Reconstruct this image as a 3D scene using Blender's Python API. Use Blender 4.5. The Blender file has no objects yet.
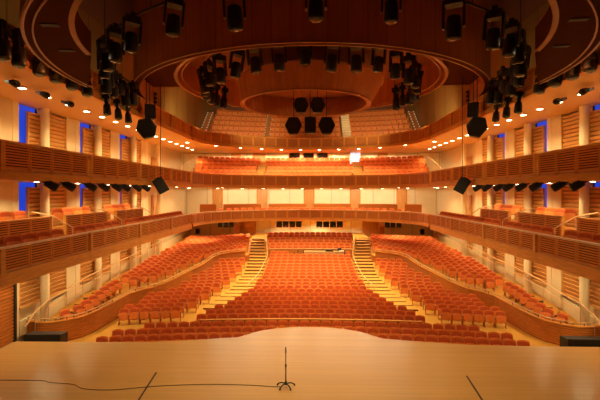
import bpy, bmesh, math, random
from mathutils import Vector, Matrix
random.seed(7)
S = bpy.context.scene
COL = S.collection
PI = math.pi
CAM_Z = 6.6

# ------------------------------------------------------------------ helpers
def lerp(tab, t):
    if t <= tab[0][0]: return tab[0][1]
    for (a, va), (b, vb) in zip(tab, tab[1:]):
        if t <= b: return va + (vb - va) * (t - a) / (b - a)
    return tab[-1][1]

class MB:
    def __init__(s): s.v = []; s.f = []
    def add(s, vs, fs):
        o = len(s.v); s.v += [tuple(v) for v in vs]; s.f += [tuple(i + o for i in f) for f in fs]; return s
    def box(s, c, d, rz=0, m=None, taper=1.0):
        x, y, z = d[0] / 2, d[1] / 2, d[2] / 2
        vs = []
        for sz in (-1, 1):
            k = taper if sz > 0 else 1.0
            for sx, sy in ((-1, -1), (1, -1), (1, 1), (-1, 1)): vs.append(Vector((sx * x * k, sy * y * k, sz * z)))
        R = m if m is not None else Matrix.Rotation(rz, 3, 'Z')
        vs = [R @ v + Vector(c) for v in vs]
        return s.add(vs, [(0, 3, 2, 1), (4, 5, 6, 7), (0, 1, 5, 4), (1, 2, 6, 5), (2, 3, 7, 6), (3, 0, 4, 7)])
    def prism(s, poly, z0, z1):
        n = len(poly)
        vs = [(x, y, z0) for x, y in poly] + [(x, y, z1) for x, y in poly]
        fs = [tuple(range(n))[::-1], tuple(range(n, 2 * n))] + [(i, (i + 1) % n, n + (i + 1) % n, n + i) for i in range(n)]
        return s.add(vs, fs)
    def cyl(s, p0, p1, r0, r1=None, n=10, caps=True):
        r1 = r0 if r1 is None else r1
        p0, p1 = Vector(p0), Vector(p1); d = (p1 - p0).normalized()
        a = d.orthogonal().normalized(); b = d.cross(a)
        vs = [p0 + (a * math.cos(2 * PI * i / n) + b * math.sin(2 * PI * i / n)) * r0 for i in range(n)]
        vs += [p1 + (a * math.cos(2 * PI * i / n) + b * math.sin(2 * PI * i / n)) * r1 for i in range(n)]
        fs = [(i, (i + 1) % n, n + (i + 1) % n, n + i) for i in range(n)]
        if caps: fs += [tuple(range(n))[::-1], tuple(range(n, 2 * n))]
        return s.add(vs, fs)
    def tube(s, pts, r, n=6):
        pts = [Vector(p) for p in pts]; m = len(pts); vs = []
        for i, p in enumerate(pts):
            d = (pts[min(i + 1, m - 1)] - pts[max(i - 1, 0)]).normalized()
            up = Vector((0, 0, 1)) if abs(d.z) < .95 else Vector((1, 0, 0))
            a = d.cross(up).normalized(); b = a.cross(d)
            vs += [p + (a * math.cos(2 * PI * k / n) + b * math.sin(2 * PI * k / n)) * r for k in range(n)]
        fs = [(i * n + k, i * n + (k + 1) % n, (i + 1) * n + (k + 1) % n, (i + 1) * n + k) for i in range(m - 1) for k in range(n)]
        fs += [tuple(range(n))[::-1], tuple(range((m - 1) * n, m * n))]
        return s.add(vs, fs)
    def sweep(s, path, prof, closed=False, zs=None):
        """path: 2-D points; prof: closed (offset, z) section; offset along the path's left-hand normal"""
        m = len(path); k = len(prof); vs = []
        P = [Vector(p) for p in path]
        for i in range(m):
            a = P[(i - 1) % m] if (closed or i > 0) else P[i]
            b = P[(i + 1) % m] if (closed or i < m - 1) else P[i]
            t0 = (P[i] - a).normalized() if (P[i] - a).length > 1e-9 else (b - P[i]).normalized()
            t1 = (b - P[i]).normalized() if (b - P[i]).length > 1e-9 else t0
            t = (t0 + t1).normalized(); nrm = Vector((-t.y, t.x)); f = 1 / max(.5, t.dot(t1))
            for o, z in prof: vs.append((P[i].x + nrm.x * o * f, P[i].y + nrm.y * o * f, z + (zs[i] if zs else 0)))
        fs = []
        for i in range(m if closed else m - 1):
            j = (i + 1) % m
            for q in range(k): fs.append((i * k + q, j * k + q, j * k + (q + 1) % k, i * k + (q + 1) % k))
        if not closed: fs += [tuple(range(k)), tuple(range((m - 1) * k, m * k))[::-1]]
        return s.add(vs, fs)
    def lathe(s, prof, n=20, c=(0, 0, 0)):
        vs = []; k = len(prof)
        for i in range(n):
            a = 2 * PI * i / n
            for r, z in prof: vs.append((c[0] + r * math.cos(a), c[1] + r * math.sin(a), c[2] + z))
        fs = [(i * k + q, ((i + 1) % n) * k + q, ((i + 1) % n) * k + q + 1, i * k + q + 1) for i in range(n) for q in range(k - 1)]
        fs += [tuple(i * k for i in range(n))[::-1], tuple(i * k + k - 1 for i in range(n))]
        return s.add(vs, fs)
    def mesh(s, name, mat, smooth=False, bevel=0):
        bm = bmesh.new()
        for v in s.v: bm.verts.new(v)
        bm.verts.ensure_lookup_table()
        for f in s.f:
            try: bm.faces.new([bm.verts[i] for i in f])
            except ValueError: pass
        bmesh.ops.recalc_face_normals(bm, faces=bm.faces)
        if bevel:
            bmesh.ops.bevel(bm, geom=list(bm.edges), offset=bevel, segments=2, affect='EDGES', clamp_overlap=True)
        me = bpy.data.meshes.new(name); bm.to_mesh(me); bm.free()
        me.materials.append(mat)
        if smooth:
            me.polygons.foreach_set('use_smooth', [True] * len(me.polygons))
            me.set_sharp_from_angle(angle=math.radians(40))
        return me
    def build(s, name, mat, parent=None, smooth=False, bevel=0):
        return link(name, s.mesh(name, mat, smooth, bevel), parent)

def link(name, me, parent=None):
    o = bpy.data.objects.new(name, me); COL.objects.link(o)
    if parent: o.parent = parent
    return o
def tag(o, label=None, cat=None, group=None, kind=None):
    if label: o['label'] = label
    if cat: o['category'] = cat
    if group: o['group'] = group
    if kind: o['kind'] = kind
    return o
def empty(name, loc=(0, 0, 0), rz=0, label=None, cat=None, group=None, rot=None):
    o = bpy.data.objects.new(name, None); COL.objects.link(o); o.location = loc
    o.rotation_euler = rot if rot is not None else (0, 0, rz)
    return tag(o, label, cat, group)
def struct(name, mb, mat, label=None, **k):
    o = mb.build(name, mat, **k); o['kind'] = 'structure'
    if label: o['label'] = label
    return o
ONES = 'first second third fourth fifth sixth seventh eighth ninth tenth eleventh twelfth thirteenth fourteenth fifteenth sixteenth seventeenth eighteenth nineteenth'.split()
TENS = {2: 'twenty', 3: 'thirty', 4: 'forty', 5: 'fifty'}
TENTH = {2: 'twentieth', 3: 'thirtieth', 4: 'fortieth', 5: 'fiftieth'}
def nth(n):
    if n < 20: return ONES[n - 1]
    return TENTH[n // 10] if n % 10 == 0 else TENS[n // 10] + '-' + ONES[n % 10 - 1]
SIDE = {-1: 'left', 1: 'right'}

# ------------------------------------------------------------------ materials
def mat(name, col, rough=.6, metal=0, noise=.12, scale=6.0, stretch=(1, 1, 1), coat=0, seams=None, spec=.5):
    m = bpy.data.materials.new(name); m.use_nodes = True
    nt = m.node_tree; b = nt.nodes['Principled BSDF']
    b.inputs['Roughness'].default_value = rough; b.inputs['Metallic'].default_value = metal
    b.inputs['Specular IOR Level'].default_value = spec
    b.inputs['Coat Weight'].default_value = coat
    tc = nt.nodes.new('ShaderNodeTexCoord'); mp = nt.nodes.new('ShaderNodeMapping')
    mp.inputs['Scale'].default_value = stretch
    nt.links.new(tc.outputs['Object'], mp.inputs['Vector'])
    n = nt.nodes.new('ShaderNodeTexNoise'); n.inputs['Scale'].default_value = scale; n.inputs['Detail'].default_value = 3
    nt.links.new(mp.outputs['Vector'], n.inputs['Vector'])
    r = nt.nodes.new('ShaderNodeValToRGB')
    r.color_ramp.elements[0].position = .3; r.color_ramp.elements[1].position = .7
    r.color_ramp.elements[0].color = (*[max(0, c * (1 - noise)) for c in col], 1)
    r.color_ramp.elements[1].color = (*[min(1, c * (1 + noise)) for c in col], 1)
    nt.links.new(n.outputs['Fac'], r.inputs['Fac'])
    out = r.outputs['Color']
    if seams:      # board / panel joints: (axis of repeat, spacing, darkness)
        ax, sp, dk = seams
        sx = nt.nodes.new('ShaderNodeSeparateXYZ'); nt.links.new(tc.outputs['Object'], sx.inputs[0])
        if ax == 'A':          # around the vertical axis
            at = nt.nodes.new('ShaderNodeMath'); at.operation = 'ARCTAN2'
            nt.links.new(sx.outputs[0], at.inputs[0]); nt.links.new(sx.outputs[1], at.inputs[1]); src = at.outputs[0]
        else: src = sx.outputs['XYZ'.index(ax)]
        d = nt.nodes.new('ShaderNodeMath'); d.operation = 'DIVIDE'; d.inputs[1].default_value = sp; nt.links.new(src, d.inputs[0])
        fr = nt.nodes.new('ShaderNodeMath'); fr.operation = 'FRACT'; nt.links.new(d.outputs[0], fr.inputs[0])
        lt = nt.nodes.new('ShaderNodeMath'); lt.operation = 'LESS_THAN'; lt.inputs[1].default_value = .05; nt.links.new(fr.outputs[0], lt.inputs[0])
        fl = nt.nodes.new('ShaderNodeMath'); fl.operation = 'FLOOR'; nt.links.new(d.outputs[0], fl.inputs[0])
        wn = nt.nodes.new('ShaderNodeTexWhiteNoise'); wn.noise_dimensions = '1D'; nt.links.new(fl.outputs[0], wn.inputs['W'])
        hv = nt.nodes.new('ShaderNodeHueSaturation'); nt.links.new(out, hv.inputs['Color'])
        mr = nt.nodes.new('ShaderNodeMapRange'); mr.inputs['To Min'].default_value = 1 - noise; mr.inputs['To Max'].default_value = 1 + noise
        nt.links.new(wn.outputs['Value'], mr.inputs['Value']); nt.links.new(mr.outputs[0], hv.inputs['Value'])
        mx = nt.nodes.new('ShaderNodeMix'); mx.data_type = 'RGBA'
        nt.links.new(lt.outputs[0], mx.inputs['Factor']); nt.links.new(hv.outputs[0], mx.inputs['A'])
        mx.inputs['B'].default_value = (*[c * dk for c in col], 1); out = mx.outputs['Result']
    nt.links.new(out, b.inputs['Base Color'])
    return m
def glow(name, col, strength):
    m = bpy.data.materials.new(name); m.use_nodes = True
    b = m.node_tree.nodes['Principled BSDF']
    b.inputs['Base Color'].default_value = (*[c * .3 for c in col], 1)
    b.inputs['Emission Color'].default_value = (*col, 1); b.inputs['Emission Strength'].default_value = strength
    return m
W = dict(
    stage=mat('maple_stage_boards', (.52, .27, .08), .28, noise=.05, scale=1.5, stretch=(.25, 6, 1), seams=('Y', .115, .82)),
    fabric=mat('red_orange_fabric', (.56, .085, .011), .85, noise=.15, scale=9),
    shell=mat('orange_seat_shell', (.80, .205, .022), .6, noise=.1, scale=5),
    arm=mat('stained_seat_frame', (.5, .17, .05), .5, noise=.1),
    carpet=mat('gold_carpet', (.62, .28, .03), .95, noise=.12, scale=20),
    nosing=mat('dark_stair_nosing', (.16, .08, .03), .6),
    parapet=mat('cherry_slats', (.66, .215, .034), .7, noise=.15, scale=2, stretch=(1, 1, 8), spec=.15),
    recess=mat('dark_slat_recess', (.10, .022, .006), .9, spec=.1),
    cherry=mat('cherry_trim', (.66, .26, .045), .6, noise=.12, scale=2, stretch=(1, 1, 6), spec=.2),
    inset=mat('russet_panel', (.46, .155, .035), .75, noise=.12, scale=12, spec=.15),
    rail=mat('pale_rail_cap', (.72, .42, .17), .35),
    brass=mat('brass_rail', (.75, .52, .25), .35, metal=.6),
    soffit=mat('tan_soffit', (.62, .33, .11), .7, noise=.05),
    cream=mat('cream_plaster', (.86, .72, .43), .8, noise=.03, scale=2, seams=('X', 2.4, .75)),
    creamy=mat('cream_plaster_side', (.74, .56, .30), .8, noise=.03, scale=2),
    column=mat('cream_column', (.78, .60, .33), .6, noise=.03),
    louver=mat('honey_louver', (.72, .36, .09), .5, noise=.12, scale=2, stretch=(1, 1, 6)),
    louverback=mat('louver_backing', (.45, .18, .04), .7),
    door=mat('honey_door', (.62, .28, .07), .45, noise=.15, scale=2, stretch=(8, 8, .6)),
    ceiling=mat('dark_red_ceiling', (.26, .075, .025), .7, noise=.1),
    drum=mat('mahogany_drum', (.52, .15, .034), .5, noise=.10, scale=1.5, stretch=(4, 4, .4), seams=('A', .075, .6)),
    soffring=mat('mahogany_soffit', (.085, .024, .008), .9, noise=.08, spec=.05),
    rim=mat('canopy_rim', (.38, .135, .03), .35),
    upper=mat('umber_wall_panels', (.46, .22, .05), .5, noise=.08, scale=1, stretch=(3, 3, .3), seams=('Y', 2.1, .6)),
    black=mat('black_metal', (.012, .009, .007), .5, noise=.2),
    grille=mat('black_grille', (.02, .016, .012), .8, noise=.3, scale=60),
    grey=mat('grey_metal', (.18, .14, .10), .4, metal=.5),
    glass=mat('dark_control_glass', (.012, .01, .008), .08),
    screen=mat('tan_screen', (.55, .30, .12), .5, noise=.08),
    white=mat('pale_gear', (.75, .66, .5), .5),
    lamp=glow('warm_lamp', (1, .80, .48), 22),
    dim=glow('dim_lamp', (1, .7, .35), 4),
    blue=glow('dusk_window', (.02, .075, .85), .62),
    bright=glow('daylit_doorway', (.80, .86, 1.0), .9),
    steplight=glow('step_light', (1, .8, .5), .8),
)
def warm(x=1.0): return (1.0, .83 * x, .45 * x)
def spot(loc, power, size=120, aim=(0, 0, -1), blend=.6, col=None, radius=.08):
    l = bpy.data.lights.new('lamp', 'SPOT'); l.energy = power; l.spot_size = math.radians(size); l.spot_blend = blend
    l.color = col or warm(); l.shadow_soft_size = radius
    o = bpy.data.objects.new('lamp', l); COL.objects.link(o); o.location = loc
    o.rotation_euler = Vector(aim).to_track_quat('-Z', 'Y').to_euler(); return o
def area(loc, power, size=1.0, aim=(0, 0, -1), col=None, spread=150):
    l = bpy.data.lights.new('house_light', 'AREA'); l.shape = 'DISK'; l.size = size; l.energy = power; l.color = col or warm()
    l.spread = math.radians(spread)
    o = bpy.data.objects.new('house_light', l); COL.objects.link(o); o.location = loc
    o.rotation_euler = Vector(aim).to_track_quat('-Z', 'Y').to_euler(); return o

# ------------------------------------------------------------------ stalls floor model
ZF = [(15, -1.0), (20.7, -1.0), (25, -.95), (29.6, -.75), (33.9, -.4), (38.2, .3), (43.6, 1.45), (48, 1.75)]
ZT = [(19, -.6), (21, -.5), (24.2, .05), (27, .2), (29.3, .3), (34, .6), (39, .85), (43, 1.1), (48, 1.5)]
CU = [(20, .008), (28, .012), (43, .02)]
XIN = [(19.7, 13.3), (20.1, 12.4), (20.6, 11.95), (21.5, 11.7), (23, 11.6), (25.2, 11.5), (26.6, 10.5), (27.3, 10.1), (29.6, 9.6), (32.5, 8.9), (35, 8.3), (36.1, 7.0), (36.6, 5.9)]
INNER = [(21.8, 6.5), (22.9, 6.0), (25.5, 5.0), (26.9, 4.45), (30.4, 3.95), (36.3, 3.8), (41, 4.6), (44, 4.9)]
OUTER = [(22.6, 7.6), (25, 7.0), (29.6, 6.0), (33.9, 5.6), (38.2, 5.8), (43.6, 6.4)]
def curv(u): return lerp(CU, u)
def u_of(x, y):
    u = y
    for _ in range(4): u = y + curv(u) * x * x
    return u
def zf(x, y): return lerp(ZF, u_of(x, y))
def zt(y): return lerp(ZT, y)
def xin(y): return lerp(XIN, y) if y < 36.6 else lerp(OUTER, y)

# ------------------------------------------------------------------ stage
edge = [(-13.4, 17.35), (-10, 17.35), (-7, 17.45), (-5, 17.75), (-3.3, 18.1), (-2.9, 18.45), (-2.4, 18.95), (-1.7, 19.3), (-.9, 19.52), (0, 19.58)]
edge = edge + [(-x, y) for x, y in edge[-2::-1]]
stage = struct('stage_floor', MB().prism([(-13.4, -8), *edge, (13.4, -8)][::-1], -.12, 0), W['stage'], 'pale maple stage floor with a curved front edge and rounded thrust')
struct('trim_1', MB().sweep(edge, [(-.25, -1.02), (-.02, -1.02), (-.02, -.12), (-.25, -.12)]), W['cherry'], 'wooden front face under the stage edge')
for s in (-1, 1):   # service slots let into the boards
    a, b = Vector((s * 5.62, 14.5)), Vector((s * 5.4, 12.2))
    o = MB().sweep([a, b], [(-.03, 0), (.03, 0), (.03, .006), (-.03, .006)]).build('floor_slot', W['black'])
    tag(o, f'thin black straight floor slot in the stage boards, {"left" if s < 0 else "right"} of the microphone stand', 'floor slot', 'slots in the stage floor')
    bx = empty('stage_monitor', (s * 12.0, 17.9, -1.0), s * -.03, f'black box speaker standing just beyond the {SIDE[s]} end of the stage edge', 'speaker', 'stage edge boxes')
    m = MB(); m.add([(-.82, -.33, 0), (.82, -.33, 0), (.82, .3, 0), (-.82, .3, 0), (-.82, -.3, 1.22), (.82, -.3, 1.22), (.82, .3, 1.16), (-.82, .3, 1.16)],
                    [(0, 3, 2, 1), (4, 5, 6, 7), (0, 1, 5, 4), (1, 2, 6, 5), (2, 3, 7, 6), (3, 0, 4, 7)])
    m.build('cabinet', W['black'], bx, bevel=.015)
    g = MB()
    for i in range(24): g.box((0, -.325 + i * .0012, .06 + i * .047), (1.5, .03, .02))
    g.build('front_grille', W['grille'], bx)
# microphone stand
ms = empty('microphone_stand', (-.82, 13.54, 0), 0, 'black upright microphone stand on five-footed base, alone on the stage', 'stand')
MB().cyl((0, 0, .12), (0, 0, .72), .02, n=10).build('lower_pole', W['black'], ms, smooth=True)
MB().cyl((0, 0, .70), (0, 0, 1.16), .013, n=10).build('upper_pole', W['black'], ms, smooth=True)
MB().lathe([(.022, 0), (.032, .02), (.032, .09), (.02, .11)], 12, (0, 0, .66)).build('clutch', W['black'], ms, smooth=True)
MB().lathe([(.014, 0), (.026, .02), (.028, .11), (.016, .14), (.024, .15), (.024, .2), (.01, .22)], 12, (0, 0, 1.13)).build('clip', W['grey'], ms, smooth=True)
MB().lathe([(.05, 0), (.06, .02), (.05, .07), (.025, .1)], 14, (0, 0, .08)).build('hub', W['black'], ms, smooth=True)
for i in range(5):
    a = 2 * PI * i / 5 + .3; c, q = math.cos(a), math.sin(a)
    lg = MB().tube([(0.03 * c, .03 * q, .12), (.18 * c, .18 * q, .115), (.27 * c, .27 * q, .075), (.3 * c, .3 * q, .045)], .021, 8).build('leg', W['black'], ms, smooth=True)
    MB().cyl((.3 * c - .02 * q, .3 * q + .02 * c, .03), (.3 * c + .02 * q, .3 * q - .02 * c, .03), .03, n=12).build('foot', W['black'], lg, smooth=True)
pts = [(-10.9, 13.75, .012), (-9.4, 13.75, .012), (-9.0, 13.62, .012), (-8.1, 13.5, .012), (-7.6, 13.22, .012), (-6.6, 13.16, .012), (-5.2, 13.45, .012), (-3.6, 13.62, .012), (-2.1, 13.6, .012), (-1.3, 13.52, .012), (-1.0, 13.5, .014)]
sm = []
for i in range(len(pts) - 1):
    p0, p1, p2, p3 = [Vector(pts[min(max(i + k, 0), len(pts) - 1)]) for k in (-1, 0, 1, 2)]
    for t in (0, .25, .5, .75):
        sm.append(.5 * (2 * p1 + (p2 - p0) * t + (2 * p0 - 5 * p1 + 4 * p2 - p3) * t * t + (3 * p1 - 3 * p2 + p3 - p0) * t ** 3))
tag(MB().tube(sm + [pts[-1]], .009, 6).build('microphone_cable', W['black'], smooth=True), 'thin black cable lying across the stage to the microphone stand', 'cable')

# ------------------------------------------------------------------ room shell
fl = MB()
rows = [15.5 + .5 * i for i in range(65)]
NX = 24
vs = []; fs = []
for y in rows:
    w = xin(y) if y > 19.7 else 13.6
    if y > 40: w = xin(y)
    for i in range(NX + 1):
        x = -w + 2 * w * i / NX; vs.append((x, y, zf(x, y)))
for j in range(len(rows) - 1):
    for i in range(NX): fs.append((j * (NX + 1) + i, j * (NX + 1) + i + 1, (j + 1) * (NX + 1) + i + 1, (j + 1) * (NX + 1) + i))
fl.add(vs, fs); struct('floor', fl, W['carpet'], 'gold carpeted floor of the auditorium', smooth=True)
for s in (-1, 1):
    t = MB(); vs = []; fs = []
    ys = [19.7 + .45 * i for i in range(63)]
    for y in ys:
        a, b = xin(y), 14.62
        for i in range(9): vs.append((s * (a + (b - a) * i / 8), y, zt(y)))
    for j in range(len(ys) - 1):
        for i in range(8): fs.append((j * 9 + i, j * 9 + i + 1, (j + 1) * 9 + i + 1, (j + 1) * 9 + i))
    t.add(vs, fs); struct('floor', t, W['carpet'], f'raised carpeted side terrace on the {SIDE[s]}')
struct('ceiling', MB().box((0, 20, 17.1), (29.6, 57, .2)), W['ceiling'], 'dark reddish ceiling high above the canopy')
for s in (-1, 1):
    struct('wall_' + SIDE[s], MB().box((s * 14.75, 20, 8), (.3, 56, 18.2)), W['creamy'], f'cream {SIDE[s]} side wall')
    struct(f'wall_{SIDE[s]}_upper', MB().sweep([(s * 13.1, 7), (s * 13.05, 28), (s * 12.75, 31), (s * 12.5, 33.2), (s * 12.05, 35.6), (s * 11.65, 38.2), (s * 11.45, 41), (s * 11.45, 47)], [(-.06, 11.3), (.06, 11.3), (.06, 17), (-.06, 17)]), W['upper'], f'umber panelled upper wall on the {SIDE[s]} above the top balcony', smooth=True)
    # louvred wall panel closing the stage side
    st = empty('stage_wall_panel', (s * 13.15, 13.6, 0), 0, f'slatted wooden stage wall panel with black edge on the {SIDE[s]}', 'wall panel', 'stage side panels')
    MB().box((0, 0, 1.72), (.1, 7.4, 3.44)).build('backing', W['louverback'], st)
    m = MB()
    for i in range(22): m.box((-s * .075, 0, .12 + i * .15), (.05, 7.4, .10))
    m.build('slats', W['parapet'], st)
    MB().box((-s * .03, 3.76, 1.72), (.26, .12, 3.44)).build('edge_strip', W['black'], st)
struct('wall_stage', MB().box((0, -8.1, 8), (29.6, .2, 18.2)), W['upper'], 'wall behind the stage')

# ------------------------------------------------------------------ balcony front line
FRONT = [(-9.9, 7.0), (-9.9, 33.0), (-9.8, 34.4), (-9.5, 35.6), (-8.9, 36.8), (-8.0, 37.9), (-6.8, 38.9), (-5.3, 39.75), (-3.6, 40.4), (-1.8, 40.82), (0, 40.95)]
FRONT = FRONT + [(-x, y) for x, y in FRONT[-2::-1]]
REAR = [p for p in FRONT if p[1] >= 33.0]
FY = sorted([(x, y) for x, y in REAR])
def fy(x): return lerp(FY, max(-9.8, min(9.8, x)))
TIER = {1: dict(b=3.82, f=4.05, t=4.78, word='lowest'), 2: dict(b=7.1, f=7.42, t=8.25, word='middle'), 3: dict(b=11.0, f=11.28, t=12.1, word='top')}
for k, d in TIER.items():
    poly = FRONT + [(14.65, 7.0), (14.65, 47.6), (-14.65, 47.6), (-14.65, 7.0)]
    struct('balcony_slab', MB().prism(poly, d['b'], d['f']), W['soffit'], f'tan floor slab and soffit of the {d["word"]} balcony')
    # rear parapet: one continuous curved front with framed panels
    pr = empty('balcony_parapet', (0, 0, 0), 0, f'curved panelled front of the {d["word"]} balcony along the rear of the hall', 'balcony front', 'balcony fronts')
    MB().sweep(REAR, [(-.12, d['b'] - .06), (.02, d['b'] - .06), (.02, d['t'] - .05), (-.12, d['t'] - .05)]).build('face', W['cherry'], pr)
    MB().sweep(REAR, [(-.16, d['t'] - .05), (.10, d['t'] - .05), (.10, d['t'] + .03), (-.16, d['t'] + .03)]).build('rail_cap', W['cherry'] if k != 1 else W['rail'], pr)
    MB().sweep(REAR, [(-.04, d['b'] - .10), (-.2, d['b'] - .10), (-.2, d['b'] + .12), (-.04, d['b'] + .12)]).build('base_ledge', W['cherry'], pr)
    L = [Vector(p) for p in REAR]; cum = [0]
    for a, b in zip(L, L[1:]): cum.append(cum[-1] + (b - a).length)
    def at(sv):
        for i in range(len(L) - 1):
            if sv <= cum[i + 1]: return L[i].lerp(L[i + 1], (sv - cum[i]) / (cum[i + 1] - cum[i]))
        return L[-1]
    npan = 24; w = cum[-1] / npan
    for i in range(npan):
        p = [at(w * (i + .09)), at(w * (i + .5)), at(w * (i + .91))]
        MB().sweep(p, [(-.165, d['b'] + .2), (-.115, d['b'] + .2), (-.115, d['t'] - .12), (-.165, d['t'] - .12)]).build('panel', W['inset'], pr)
# side parapets : straight slatted boxes, five bays a side
BAY = 5.2; Y0 = 7.6
def slat_panel(parent, s, y0, y1, z0, z1, x, inward=True):
    m = MB(); n = max(4, int((z1 - z0) / .09)); dz = (z1 - z0) / n
    for i in range(n): m.box((-s * .05, (y0 + y1) / 2, z0 + dz * (i + .5)), (.05, y1 - y0 - .04, dz * .56))
    m.box((-s * .05, y0 + .02, (z0 + z1) / 2), (.055, .06, z1 - z0)); m.box((-s * .05, y1 - .02, (z0 + z1) / 2), (.055, .06, z1 - z0))
    p = m.build('panel', W['parapet'], parent)
    MB().box((0, (y0 + y1) / 2, (z0 + z1) / 2), (.05, y1 - y0, z1 - z0)).build('backing', W['recess'], p)  # dark colour deepens the shade in the gaps between slats
for s in (-1, 1):
    for k, d in TIER.items():
        for bay in range(5):
            y0 = 7.2 + BAY * bay; y1 = min(y0 + BAY, 32.9)
            pr = empty('balcony_parapet', (s * 9.93, y0, 0), 0, f'slatted wooden {d["word"]} balcony front on the {SIDE[s]}, {nth(bay + 1)} segment from the stage', 'balcony front', 'slatted side balcony fronts')
            ln = y1 - y0
            MB().box((0, ln / 2, d['t'] + .0), (.2, ln - .05, .07)).build('rail_cap', W['rail'] if k == 1 else W['cherry'], pr)
            MB().box((-s * .02, ln / 2, d['b'] + (-.06 if k == 1 else .03)), (.24, ln - .02, .44 if k == 1 else .26)).build('base_ledge', W['cherry'], pr)
            MB().box((-s * .06, .12, (d['b'] + d['t']) / 2 + .05), (.18, .2, d['t'] - d['b'] - .14)).build('post', W['cherry'], pr)
            a = .25; pw = (ln - .3) / 4
            for i in range(4): slat_panel(pr, s, a + pw * i, a + pw * (i + 1) - .05, d['b'] + .18, d['t'] - .05, 0)

# ------------------------------------------------------------------ side walls: columns, pilasters, windows, louvred panels
def louver(s, y0, y1, z0, z1, lab):
    e = empty('louver_panel', (s * 14.36, (y0 + y1) / 2, z0), 0, lab, 'louver panel', 'louvred side wall panels')
    h = z1 - z0; w = y1 - y0
    MB().box((s * .06, 0, h / 2), (.04, w, h)).build('backing', W['louverback'], e)
    m = MB()
    for yy in (-w / 2 + .04, w / 2 - .04): m.box((0, yy, h / 2), (.12, .09, h))
    for zz in (.05, h - .05): m.box((0, 0, zz), (.12, w, .1))
    m.build('frame', W['louver'], e)
    n = int(h / .235); m = MB(); R = Matrix.Rotation(-s * .5, 3, 'Y')
    for i in range(n): m.box((-s * .0, 0, .14 + (h - .26) * (i + .5) / n), (.03, w - .16, .15), m=R)
    m.build('slats', W['louver'], e)
LV = {1: (.8, 3.76, 'under the lowest balcony'), 2: (4.1, 7.05, 'above the lowest balcony'), 3: (7.5, 10.9, 'above the middle balcony')}
nwin = 0
for s in (-1, 1):
    for b in range(4):
        yp = 18.45 + BAY * b
        zb = zt(yp) if yp > 19.7 else -.5
        for nm, y, w in (('pilaster', yp - .08, .9), ('pilaster', yp + .58, .42)):
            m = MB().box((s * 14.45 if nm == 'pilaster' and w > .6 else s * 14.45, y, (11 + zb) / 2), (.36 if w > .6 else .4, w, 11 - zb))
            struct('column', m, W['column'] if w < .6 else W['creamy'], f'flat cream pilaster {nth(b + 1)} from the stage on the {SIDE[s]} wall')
        yc = yp + 2.33 + .12 * b
        m = MB().cyl((s * 14.0, yc, zt(yc)), (s * 14.0, yc, 11.0), .22, n=20)
        struct('column', m, W['column'], f'round cream column {nth(b + 1)} from the stage on the {SIDE[s]}', smooth=True)
        if b > 2: continue
        for k, (z0, z1, wd) in LV.items():
            z0 = z0 + (max(0, zt(yp + 1.5)) if k == 1 else 0)
            if k > 1: nwin += 1
            wn = None if k == 1 else MB().box((s * 14.58, yp + 1.6, (z0 + z1) / 2 + .06), (.04, 1.7, z1 - z0 + .1)).build('window_%d' % nwin, W['blue'])
            fr = MB()
            for yy in (yp + .8, yp + 2.4): fr.box((s * 14.54, yy, (z0 + z1) / 2 + .06), (.1, .06, z1 - z0 + .1))
            if wn:
                wn['kind'] = 'structure'; fr.build('window_frame', W['black'], wn)
            louver(s, yp + (.85 if k == 1 else 1.5 if b == 0 else 1.25), yp + 2.6, z0, z1 - .2, f'honey wood louver panel before {nth(b + 1)} round column on the {SIDE[s]}, {wd}')
            louver(s, yp + 2.95, yp + 4.72, z0, z1 - .06, f'wide honey wood louver panel past {nth(b + 1)} round column on the {SIDE[s]}, {wd}')
    # plain wall doors near the rear corner
    for k, z in ((1, 0.8), (2, 3.9), (3, 7.42)):
        dn = MB().box((s * 14.55, 37.1, z + 1.2), (.12, 1.5, 2.4)).build('door_%d' % (k + (0 if s < 0 else 3)), W['door']); dn['kind'] = 'structure'
        MB().cyl((s * 14.46, 36.6, z + 1.05), (s * 14.46, 36.6, z + 1.35), .02).build('handle', W['grey'], dn)

# ------------------------------------------------------------------ rear walls with doors and control windows
nd = 10
def rear_door(x, y, z, w=.95, h=2.6, m='door'):
    global nd; nd += 1
    o = MB().box((x, y, z + h / 2), (w, .1, h)).build('door_%d' % nd, W[m]); o['kind'] = 'structure'
    f = MB().box((x - w / 2 - .05, y, z + h / 2), (.1, .16, h)).box((x + w / 2 + .05, y, z + h / 2), (.1, .16, h)).box((x, y, z + h + .05), (w + .2, .16, .1))
    f.build('door_frame', W['cherry'], o)
    MB().cyl((x + w * .38, y - .08, z + .95), (x + w * .38, y - .08, z + 1.3), .02).build('handle', W['grey'], o)
def rear_window(x0, x1, y, z0, z1, n):
    global nwin; nwin += 1
    o = MB().box(((x0 + x1) / 2, y, (z0 + z1) / 2), (x1 - x0, .06, z1 - z0)).build('window_%d' % nwin, W['glass']); o['kind'] = 'structure'
    f = MB()
    for i in range(n + 1): f.box((x0 + (x1 - x0) * i / n, y - .03, (z0 + z1) / 2), (.09, .1, z1 - z0))
    for z in (z0, z1): f.box(((x0 + x1) / 2, y - .03, z), (x1 - x0 + .09, .1, .07))
    f.build('window_frame', W['column'] if n > 1 else W['cherry'], o)
def px(x, d): return (x - 310) / 400 * d
def pz(y, d): return CAM_Z + (192 - y) / 400 * d
struct('wall_rear_lower', MB().box((0, 47.65, 1.4), (29.2, .2, 4.6)), W['cream'], 'cream rear wall behind the stalls')
struct('wall_rear_middle', MB().box((0, 46.3, 5.5), (29.2, .2, 3.2)), W['cream'], 'cream panelled rear wall of the lowest balcony')
struct('wall_rear_upper', MB().box((0, 45.2, 9.2), (29.2, .2, 3.5)), W['cream'], 'cream rear wall of the middle balcony')
struct('wall_rear_top', MB().box((0, 47.0, 14.2), (29.2, .2, 5.8)), W['ceiling'], 'dark rear wall of the top balcony')
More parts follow.
